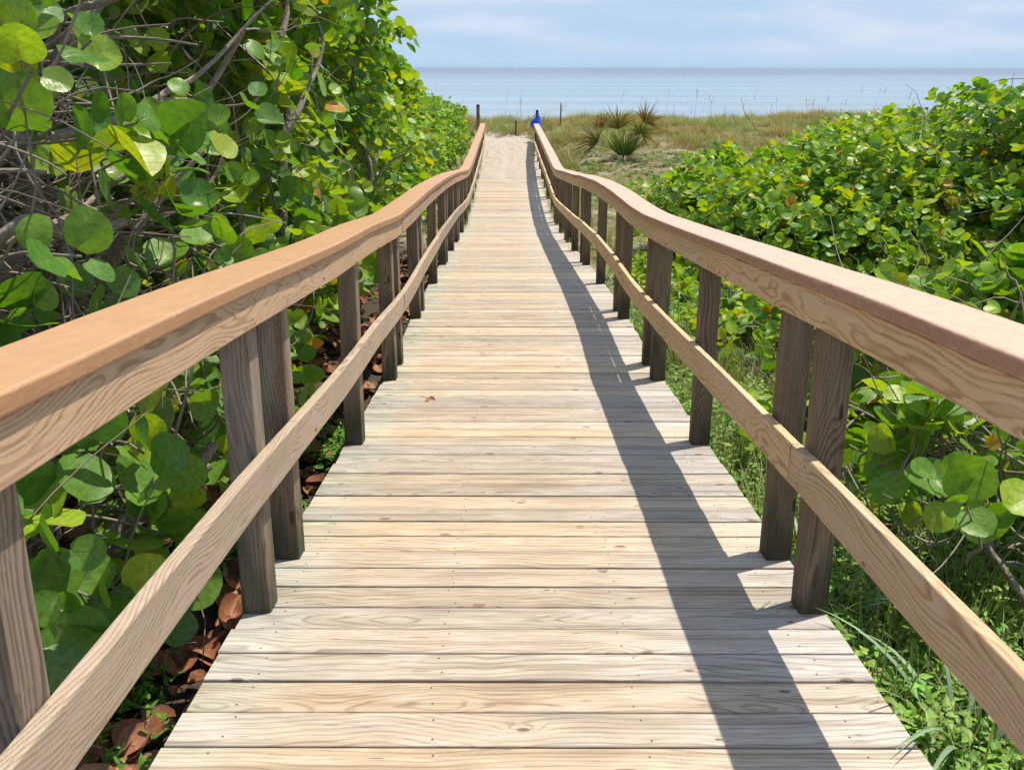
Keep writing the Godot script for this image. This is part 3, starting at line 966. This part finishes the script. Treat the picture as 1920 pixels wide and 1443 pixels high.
	shrub("sea_grape_shrub", "low bright sea grape hedge behind the bend of the left rail", lg,
		[[Vector3(-2.75, -0.6, -17.0), Vector3(1.3, 1.2, 2.2), 700], [Vector3(-2.7, -0.6, -20.5), Vector3(1.35, 1.2, 2.3), 700]],
		{"side": -1, "size": 0.13, "leaves": 6, "yellow": 1.2, "twig": 0.0, "nodes": 120})
	shrub("sea_grape_shrub", "farthest sea grape hedge on the left, ending at a grey post", lg,
		[[Vector3(-2.5, -0.55, -24.5), Vector3(1.35, 1.25, 2.4), 800], [Vector3(-2.55, -0.5, -28.2), Vector3(1.25, 1.15, 2.0), 700]],
		{"side": -1, "size": 0.13, "leaves": 6, "yellow": 0.6, "twig": 0.0, "nodes": 0})
	shrub("sea_grape_thicket", "dark sea grape thicket filling the shade behind the left shrubs", lg,
		[[Vector3(-5.4, 0.7, -11.0), Vector3(2.2, 2.2, 5.0), 1500], [Vector3(-5.4, -0.1, -21.0), Vector3(2.3, 1.5, 7.0), 1200], [Vector3(-7.5, 1.2, -5.5), Vector3(2.0, 3.0, 4.5), 900]],
		{"side": -1, "size": 0.15, "leaves": 6, "yellow": 0.4, "twig": 0.2, "nodes": 0})

	shrub("sea_grape_shrub", "small sea grape with pale forked twigs right of the nearest right posts", rg,
		[[Vector3(1.75, 0.05, -2.95), Vector3(0.5, 0.36, 0.5), 42, 60], [Vector3(2.4, -0.1, -3.3), Vector3(0.6, 0.5, 0.6), 70, 60]],
		{"side": 1, "size": 0.145, "leaves": 5, "yellow": 0.75, "twig": 0.9, "limbs": [[Vector3(2.0, -0.5, -2.6), Vector3(1.6, 0.1, -2.8), 0.016], [Vector3(2.2, -0.5, -3.0), Vector3(1.75, 0.15, -3.1), 0.014]]})
	shrub("sea_grape_shrub", "lush sea grape mound just beyond the right rail cap with large upturned leaves", rg,
		[[Vector3(2.9, -0.35, -4.7), Vector3(1.15, 0.75, 1.0), 420, 160], [Vector3(4.4, -0.25, -5.3), Vector3(1.4, 0.85, 1.2), 560, 60], [Vector3(1.85, -0.7, -4.4), Vector3(0.55, 0.45, 0.9), 130, 60], [Vector3(6.2, -0.1, -5.6), Vector3(1.3, 0.95, 1.2), 400]],
		{"side": 1, "size": 0.145, "leaves": 6, "yellow": 1.15, "twig": 0.5})
	shrub("sea_grape_shrub", "knee-high sea grape spreading beside the middle posts of the right rail", rg,
		[[Vector3(2.5, -0.9, -7.4), Vector3(1.0, 0.5, 1.3), 330, 60], [Vector3(1.95, -1.15, -9.6), Vector3(0.75, 0.5, 1.6), 260, 30]],
		{"side": 1, "size": 0.13, "leaves": 6, "yellow": 1.25, "twig": 0.3})
	shrub("sea_grape_shrub", "wide green sea grape bank in the middle of the right side, dark hollow under it", rg,
		[[Vector3(3.5, -0.6, -10.4), Vector3(1.5, 0.95, 2.0), 1150, 60], [Vector3(4.9, -0.3, -11.2), Vector3(1.9, 1.15, 2.4), 1650, 100], [Vector3(3.5, -0.58, -13.5), Vector3(1.7, 0.9, 2.0), 1000], [Vector3(5.9, -0.3, -14.2), Vector3(2.0, 1.0, 2.0), 1000]],
		{"side": 1, "size": 0.128, "leaves": 6, "yellow": 1.15, "twig": 0.3})
	shrub("sea_grape_shrub", "tallest sea grape on the right, rising above the horizon at the frame edge", rg,
		[[Vector3(7.0, 0.15, -10.4), Vector3(2.0, 1.45, 2.3), 1750, 120], [Vector3(9.0, 0.3, -11.5), Vector3(2.2, 1.6, 2.6), 1200]],
		{"side": 1, "size": 0.128, "leaves": 6, "yellow": 0.95, "twig": 0.3})
	shrub("sea_grape_shrub", "far sea grape fringe on the right, in front of the dune grass", rg,
		[[Vector3(5.2, -0.7, -16.0), Vector3(2.0, 0.85, 2.0), 700], [Vector3(8.6, -0.4, -16.5), Vector3(2.4, 1.1, 2.0), 800]],
		{"side": 1, "size": 0.13, "leaves": 6, "yellow": 1.35, "twig": 0.0, "nodes": 60})

	# ------------------------------------------------------------ fallen leaves
	var brown := leaf_texture(73, Color(0.17, 0.08, 0.05), Color(0.25, 0.14, 0.09), Color(0.30, 0.17, 0.11), 0.6)
	var litter_mats := []
	for c in [Color(1.5, 1.3, 1.1), Color(0.5, 0.55, 0.6), Color(2.4, 3.6, 2.7), Color(1.5, 1.9, 1.7)]:
		var m := leaf_material(brown, c, 0.6)
		m.backlight_enabled = false
		litter_mats.append(m)
	var curled: Array[ArrayMesh] = []
	for k in 4: curled.append(leaf_shape(3, 14, [0.5, 0.25, -0.3, 0.7][k], [0.1, 0.5, 0.1, 0.2][k], 0.12, [0.1, 0.0, -0.2, 0.2][k], k + 31))
	var litter := thing("leaf_litter", "red-brown fallen sea grape leaves on the ground left of the boards", "leaf litter", Vector3.ZERO, "", "structure")
	var pile := []
	for k in 1500:
		var d := 1.1 + pow(rng.randf(), 1.6) * 12.0
		var x := ctr(d) - 1.0 - pow(rng.randf(), 1.4) * 2.2
		var s := rng.randf_range(0.06, 0.18)
		var b := Basis(Vector3.UP, rng.randf() * TAU) * Basis(rand_unit(), rng.randf_range(0.0, 0.6))
		pile.append([Transform3D(b.scaled_local(Vector3(s * rng.randf_range(0.55, 1.0), s, s)), Vector3(x, ground_y(x, d) + rng.randf_range(0.01, 0.06), -d)), rng.randi() % 4])
	pile.sort_custom(func(p, q): return seen_size(p[0]) > seen_size(q[0]))
	for k in 180: put("fallen_leaf", curled[k % 4], litter_mats[[0, 1, 3, 0, 2, 1, 3, 0, 0, 2, 1][k % 11]], litter, pile[k][0])
	var mm := MultiMesh.new()
	mm.transform_format = MultiMesh.TRANSFORM_3D
	mm.mesh = curled[1]
	mm.instance_count = pile.size() - 180
	for k in mm.instance_count: mm.set_instance_transform(k, pile[k + 180][0])
	var mo := MultiMeshInstance3D.new()
	mo.multimesh = mm
	mo.material_override = litter_mats[0]
	mo.name = "small_litter"
	litter.add_child(mo)
	tag(mo, "", "", "", "stuff")

	# ------------------------------------------------------------ weeds and grass
	var weed_mat := mat(Color.WHITE, 0.5, true)
	weed_mat.backlight_enabled = true
	weed_mat.backlight = Color(0.8, 0.85, 0.4)
	var weeds := []
	for k in 4:
		var s := Shape.new()
		for st in 5:
			var dir := (Vector3.UP * 0.9 + rand_unit() * 0.7).normalized()
			dir.y = absf(dir.y)
			var top := dir * rng.randf_range(0.10, 0.26)
			s.blade(Vector3.ZERO, dir, top.length(), 0.004, 0.1, 2, Color(0.12, 0.17, 0.03), Color(0.12, 0.2, 0.03))
			for j in 8:
				var o := rand_unit(); o.y = absf(o.y) * 0.5
				var col := Color(0.19, 0.36, 0.05) * rng.randf_range(0.7, 1.3)
				s.blade(top * rng.randf_range(0.35, 1.05), o, rng.randf_range(0.03, 0.06), rng.randf_range(0.018, 0.032), 0.5, 3, col, col * 1.1)
		weeds.append(s.mesh())
	var grasses := []
	for k in 4:
		var s := Shape.new()
		for j in 16:
			var a := rng.randf() * TAU
			var lean := rng.randf_range(0.12, 0.75)
			var col := Color(0.22, 0.25, 0.075).lerp(Color(0.36, 0.29, 0.18), rng.randf() * (0.7 if k < 2 else 1.0))
			s.blade(Vector3(cos(a), 0, sin(a)) * 0.04, Vector3(cos(a) * lean, 1, sin(a) * lean), rng.randf_range(0.22, 0.52), rng.randf_range(0.006, 0.011), rng.randf_range(0.2, 1.2), 4, col * 0.8, col.lerp(Color(0.45, 0.36, 0.2), 0.4))
		grasses.append(s.mesh())
	var w := []
	for k in 5200:
		var d := 1.0 + pow(rng.randf(), 1.3) * 8.0
		var x := ctr(d) + 1.0 + pow(rng.randf(), 1.5) * 2.4
		if d > 4.5 and hills.get_noise_2d(x * 1.2 + 90.0, d * 1.2) < -0.05: continue
		var tint := Color(1.0, 1.0, 1.0) * rng.randf_range(0.7, 1.25)
		tint.r *= rng.randf_range(0.8, 1.3)
		w.append([Transform3D(Basis(Vector3.UP, rng.randf() * TAU) * Basis(Vector3.RIGHT, rng.randf_range(-0.4, 0.4)) * rng.randf_range(0.5, 1.15), Vector3(x, ground_y(x, d), -d)), tint])
	for k in 700:
		var d := rng.randf_range(1.5, 6.0)
		var x := ctr(d) - 1.05 - rng.randf() * 0.8
		if hills.get_noise_2d(x * 2.0, d * 2.0) < 0.02: continue
		w.append([Transform3D(Basis(Vector3.UP, rng.randf() * TAU) * rng.randf_range(0.4, 0.8), Vector3(x, ground_y(x, d), -d)), Color(0.6, 0.75, 0.6)])
	for k in 2600:
		var d := rng.randf_range(8.0, 26.0)
		var x := ctr(d) + 1.1 + rng.randf() * 6.0
		if hills.get_noise_2d(x * 0.9 + 30.0, d * 0.9) < 0.0: continue
		w.append([Transform3D(Basis(Vector3.UP, rng.randf() * TAU) * rng.randf_range(0.4, 0.9), Vector3(x, ground_y(x, d), -d)), Color(1.2, 1.1, 0.9) * rng.randf_range(0.6, 1.2)])
	for k in 8500:
		var d := rng.randf_range(7.0, 32.0)
		var x := ctr(d) + 1.15 + rng.randf() * 6.5
		var q := hills.get_noise_2d(x * 0.8 + 10.0, d * 0.8)
		if q < -0.12 + rng.randf() * 0.3: continue
		var tint := Color(1.0, 1.0, 0.9) if rng.randf() < 0.45 else (Color(1.5, 0.85, 1.2) if rng.randf() < 0.5 else Color(1.9, 1.25, 2.4))
		w.append([Transform3D(Basis(Vector3.UP, rng.randf() * TAU) * Basis.from_scale(Vector3(1.2, 0.45, 1.2)) * rng.randf_range(0.4, 0.9), Vector3(x, ground_y(x, d), -d)), tint * rng.randf_range(0.5, 1.2)])
	scatter("weeds", "bright small-leaved weeds covering the ground beside the right rail", "weeds", weeds, weed_mat, w)

	var g := []
	for k in 520:                                                     # long grass hanging by the near right posts
		var d := 1.3 + rng.randf() * 7.0
		var x := ctr(d) + 1.02 + pow(rng.randf(), 1.6) * 1.3
		g.append([Transform3D(Basis(Vector3.UP, rng.randf() * TAU) * rng.randf_range(0.5, 1.0), Vector3(x, ground_y(x, d), -d)), Color(0.85, 1.1, 0.9) * rng.randf_range(0.7, 1.15)])
	scatter("long_grass", "long arching grass growing along the near right edge of the boards", "grass", grasses, weed_mat, g)
	g = []
	for k in 900:                                                     # grass against the lower end of both railings
		var d := rng.randf_range(12.0, 30.0)
		var s: float = -1.0 if rng.randf() < 0.62 else 1.0
		var x := ctr(d) + s * (0.93 + pow(rng.randf(), 1.5) * 0.9)
		if d > 16.0 or s > 0.0: g.append([Transform3D(Basis(Vector3.UP, rng.randf() * TAU) * rng.randf_range(0.3, 0.9), Vector3(x, ground_y(x, d), -d)), Color(1.0, 1.1, 0.8) * rng.randf_range(0.8, 1.2)])
	scatter("rail_grass", "thin dry grass creeping round the posts at the sandy end", "grass", grasses, weed_mat, g)
	g = []
	for k in 19000:                                                   # the dune
		var d := 20.0 + pow(rng.randf(), 0.7) * 19.0
		var x := rng.randf_range(-7.0, 24.0)
		var c := absf(x - ctr(d) + 0.35 * smoothstep(28.0, 33.0, d))
		if c < 1.15 and d < 31.8 + hills.get_noise_2d(x * 2.0, 7.0) * 0.8: continue
		if x < 0.0 and d < 29.5 and x > -1.6: continue
		var open := hills.get_noise_2d(x * 0.55 + 70.0, d * 0.55) + smoothstep(25.0, 31.0, d) * 0.7 + smoothstep(2.5, 6.0, x) * 0.3 - 0.12
		if open < rng.randf() * 0.35 and d < 31.5: continue
		if Vector2(x - 3.2, (d - 25.0) * 0.8).length() < 1.3 and rng.randf() < 0.9: continue
		if x > 1.6 and x < 5.2 and d > 18.0 and d < 25.0 and rng.randf() < 0.35: continue
		var dry := dunes.get_noise_2d(x * 3.0, d * 3.0)
		var tint := Color(0.85, 1.12, 0.85).lerp(Color(1.15, 0.85, 0.85) if k % 3 == 0 else Color(1.25, 1.1, 1.05), clampf(0.5 + dry * 1.6 + rng.randf_range(-0.3, 0.3), 0.0, 1.0)) * rng.randf_range(0.75, 1.25)
		g.append([Transform3D(Basis(Vector3.UP, rng.randf() * TAU) * Basis.from_scale(Vector3(1.5, 1.0, 1.5)) * rng.randf_range(0.45, 1.05) * (0.85 + hills.get_noise_2d(x * 1.6, d * 1.6) * 0.9), Vector3(x, ground_y(x, d) - 0.02, -d)), tint])
	scatter("dune_grass", "tan and green grass covering the dune crest before the sea", "grass", grasses, weed_mat, g)
	var oats := []
	for k in 3:
		var s := Shape.new()
		var lean := Vector3(rng.randf_range(-0.3, 0.3), 1, rng.randf_range(-0.2, 0.2))
		s.blade(Vector3.ZERO, lean, 1.15, 0.008, 0.25, 6, Color(0.25, 0.2, 0.1), Color(0.33, 0.24, 0.12))
		for j in 7: s.blade(lean.normalized() * (0.85 + j * 0.04), lean + rand_unit() * 0.9, 0.11, 0.02, 0.6, 2, Color(0.3, 0.21, 0.1), Color(0.35, 0.26, 0.14))
		oats.append(s.mesh())
	g = []
	for k in 70:
		var d := rng.randf_range(31.5, 37.0)
		var x := rng.randf_range(-3.0, 23.0)
		g.append([Transform3D(Basis(Vector3.UP, rng.randf() * TAU) * rng.randf_range(0.6, 1.25), Vector3(x, ground_y(x, d), -d)), Color.WHITE * rng.randf_range(0.5, 1.0)])
	scatter("sea_oats", "thin dry seed stalks standing above the dune grass", "grass", oats, weed_mat, g)

	var strap := Shape.new()
	for k in 11:
		var a := rng.randf() * TAU
		var col := Color(0.22, 0.33, 0.2) * rng.randf_range(0.8, 1.25)
		strap.blade(Vector3(cos(a), 0, sin(a)) * 0.05, Vector3(cos(a) * 0.5, 1.2, sin(a) * 0.5), rng.randf_range(0.45, 0.75), rng.randf_range(0.018, 0.028), rng.randf_range(1.2, 2.4), 9, col, col * 1.15)
	for q in [[1.42, 2.0, "grey-green strap-leaved plant with arching blades beside the nearest right rail"], [1.2, 2.75, "pale strap-leaved plant leaning out behind the nearest right posts"]]:
		tag(put("strap_plant", strap.mesh(), weed_mat, null, Transform3D(Basis(Vector3.UP, q[1] * 2.0), Vector3(q[0], ground_y(q[0], q[1]), -q[1]))), q[2], "plant", "strap-leaved plants")
	tag(put("dry_leaf", curled[3], litter_mats[0], null, Transform3D(Basis(Vector3.UP, 0.8) * Basis(Vector3.RIGHT, 0.35).scaled(Vector3.ONE * 0.06), Vector3(-0.55, deck_y(5.0) + 0.012, -5.0))), "small curled brown leaf lying on the boards left of centre", "leaf")

	# ------------------------------------------------------------ palmetto
	var pal := Vector3(3.3, ground_y(3.3, 25.4), -25.4)
	var palm := thing("saw_palmetto", "saw palmetto with brown-tipped fan leaves standing alone on the dune", "palmetto", pal)
	var fans := [[Vector3(-0.80, 0.48, 0.15), Vector3(-0.85, 0.5, 0.1), 0.82, 0.95, 1.25], [Vector3(-0.2, 0.86, 0.0), Vector3(-0.05, 1.0, 0.1), 0.78, 0.6, 1.25], [Vector3(0.46, 0.76, 0.2), Vector3(0.25, 0.8, 0.2), 0.66, 0.35, 2.3], [Vector3(0.62, 1.0, -0.3), Vector3(0.6, 0.8, 0.0), 0.68, 1.0, 1.2], [Vector3(-0.6, 0.85, -0.4), Vector3(-0.4, 0.9, 0.0), 0.5, 0.8, 0.9], [Vector3(0.0, 0.05, 0.12), Vector3(0.02, 1.0, 0.1), 0.85, 0.0, 0.6], [Vector3(0.12, 0.08, 0.05), Vector3(0.35, 0.95, 0.1), 0.95, 0.1, 0.5], [Vector3(-0.08, 0.08, 0.05), Vector3(-0.35, 0.9, 0.1), 0.8, 0.15, 0.5]]
	for f in fans:
		var s := Shape.new()
		var hub: Vector3 = f[0]
		var axis: Vector3 = (f[1] as Vector3).normalized()
		var flat := axis.cross(Vector3(0.1, 0.1, 1)).normalized()
		var brownness: float = f[3]
		var stalk := bent(Vector3(0, 0.02, 0), hub, 5, 0.06)
		for k in stalk.size() - 1: s.blade(stalk[k], stalk[k + 1] - stalk[k], stalk[k].distance_to(stalk[k + 1]) * 1.5, 0.035, 0.0, 2, Color(0.17, 0.2, 0.05), Color(0.17, 0.2, 0.05))
		var spread: float = f[4]
		var up := axis
		var face := flat.cross(up)
		for k in 34:
			var a := lerpf(-spread, spread, k / 33.0) + rng.randf_range(-0.04, 0.04)
			var dir := up * cos(a) + flat * sin(a) + face * rng.randf_range(-0.35, 0.35)
			var c0 := Color(0.09, 0.16, 0.03).lerp(Color(0.16, 0.075, 0.03), brownness * rng.randf_range(0.3, 1.0))
			var c1 := Color(0.14, 0.22, 0.05).lerp(Color(0.33, 0.19, 0.09), clampf(brownness * 1.5 + rng.randf_range(-0.1, 0.25), 0, 1))
			s.blade(hub, dir, (f[2] as float) * rng.randf_range(0.6, 1.1), 0.042, rng.randf_range(0.05, 1.0), 5, c0, c1, face + rand_unit() * 0.5)
		put("fan_leaf", s.mesh(), weed_mat, palm)
	var trash := Shape.new()
	for k in 60:
		var a := rng.randf() * TAU
		trash.blade(Vector3(cos(a) * 0.15, 0.12, sin(a) * 0.15), Vector3(cos(a), rng.randf_range(-0.1, 0.4), sin(a)), rng.randf_range(0.3, 0.75), 0.03, 1.2, 4, Color(0.22, 0.17, 0.12), Color(0.3, 0.25, 0.18))
	tag(put("dead_fronds", trash.mesh(), weed_mat, palm), "", "", "", "stuff")

	# ------------------------------------------------------------ posts, rope and the blue cloth beyond the rails
	var stake := func(called: String, label: String, at: Vector3, size: float, height: float, tone: Color) -> void:
		var pts := PackedVector3Array(); var ups := PackedVector3Array(); var acr := PackedVector3Array()
		for q in 5:
			pts.append(Vector3(0.01 * q / 4.0, lerpf(-0.4, height, q / 4.0), 0)); ups.append(Vector3(0, 0, -1)); acr.append(Vector3.RIGHT)
		var m := post_mat.duplicate() as StandardMaterial3D
		m.albedo_color = tone
		var o := thing(called, label, "post", at, "posts beyond the railings")
		put("shaft", sweep(rounded(size, size, 0.008, 2), pts, ups, acr, 0.25, 2.0, 0.35, 0.15, 0.2), m, o)
		var cp := PackedVector3Array([Vector3(0.01, height, 0), Vector3(0.01, height + 0.012, 0)])
		put("top", sweep(rounded(size * 0.94, size * 0.94, 0.02, 3), cp, PackedVector3Array([Vector3(0, 0, -1), Vector3(0, 0, -1)]), PackedVector3Array([Vector3.RIGHT, Vector3.RIGHT]), 0.3, 2.0, 0.35, 0.15, 0.2), m, o)
	var gy := ground_y(-1.27, 31.8)
	stake.call("wooden_post", "grey square wooden post standing beyond the end of the left rail", Vector3(-1.27, gy, -31.8), 0.12, 0.23 - gy, Color(0.9, 0.9, 0.92))
	stake.call("rope_post", "short dark rope post in the grass above the sandy path", Vector3(0.12, -1.05, -32.4), 0.07, 0.70, Color(0.7, 0.68, 0.62))
	stake.call("rope_post", "slim grey rope post among seed stalks right of the blue cloth", Vector3(1.86, -0.75, -33.6), 0.05, 0.98, Color(0.85, 0.85, 0.85))
	var by := ground_y(0.86, 30.6)
	stake.call("cloth_post", "dark post tip sticking out above the blue cloth", Vector3(0.86, by, -30.6), 0.09, 0.1 - by, Color(0.35, 0.33, 0.35))
	var rope := Shape.new()
	var ends := [Vector3(0.13, -0.34, -32.34), Vector3(0.86, -0.02, -30.66), Vector3(1.87, 0.2, -33.55)]
	for k in 2:
		var line := PackedVector3Array()
		for q in 13:
			var f := q / 12.0
			line.append((ends[k] as Vector3).lerp(ends[k + 1], f) + Vector3.DOWN * sin(f * PI) * 0.10)
		rope.tube(line, 0.012, 0.012, 6)
	tag(put("rope", rope.mesh(), mat(lin(0.42, 0.38, 0.24), 0.9)), "pale rope slung between the posts above the sandy path", "rope")
	var cloth := Shape.new()
	for r in 9:
		var f := r / 8.0
		for k in 33:
			var a := TAU * k / 32.0
			var rad := lerpf(0.06, 0.17, smoothstep(0.08, 0.75, f)) * (1.0 + 0.26 * f * cos(a * 4.0 + 0.6 + f) + 0.16 * sin(f * 7.0 + a) + 0.10 * f * sin(a * 9.0 + f * 2.0))
			var y := lerpf(0.0, -0.50, f) - 0.08 * f * cos(a * 3.0 + 1.0)
			cloth.add(Vector3(cos(a) * rad + 0.02 * sin(f * 5.0), y, sin(a) * rad * 0.8), Vector3(cos(a), 0.25, sin(a)).normalized(), Vector2(k / 32.0, f))
	for r in 8:
		for k in 32: cloth.quad(r * 33 + k, r * 33 + k + 1, r * 33 + k + 34, r * 33 + k + 33)
	var bm := mat(lin(0.02, 0.09, 0.62), 0.6)
	tag(put("blue_cloth", cloth.mesh(), bm, null, Transform3D(Basis(), Vector3(0.865, 0.0, -30.6))), "bright blue cloth draped in folds over a post at the right rail's far end", "cloth")
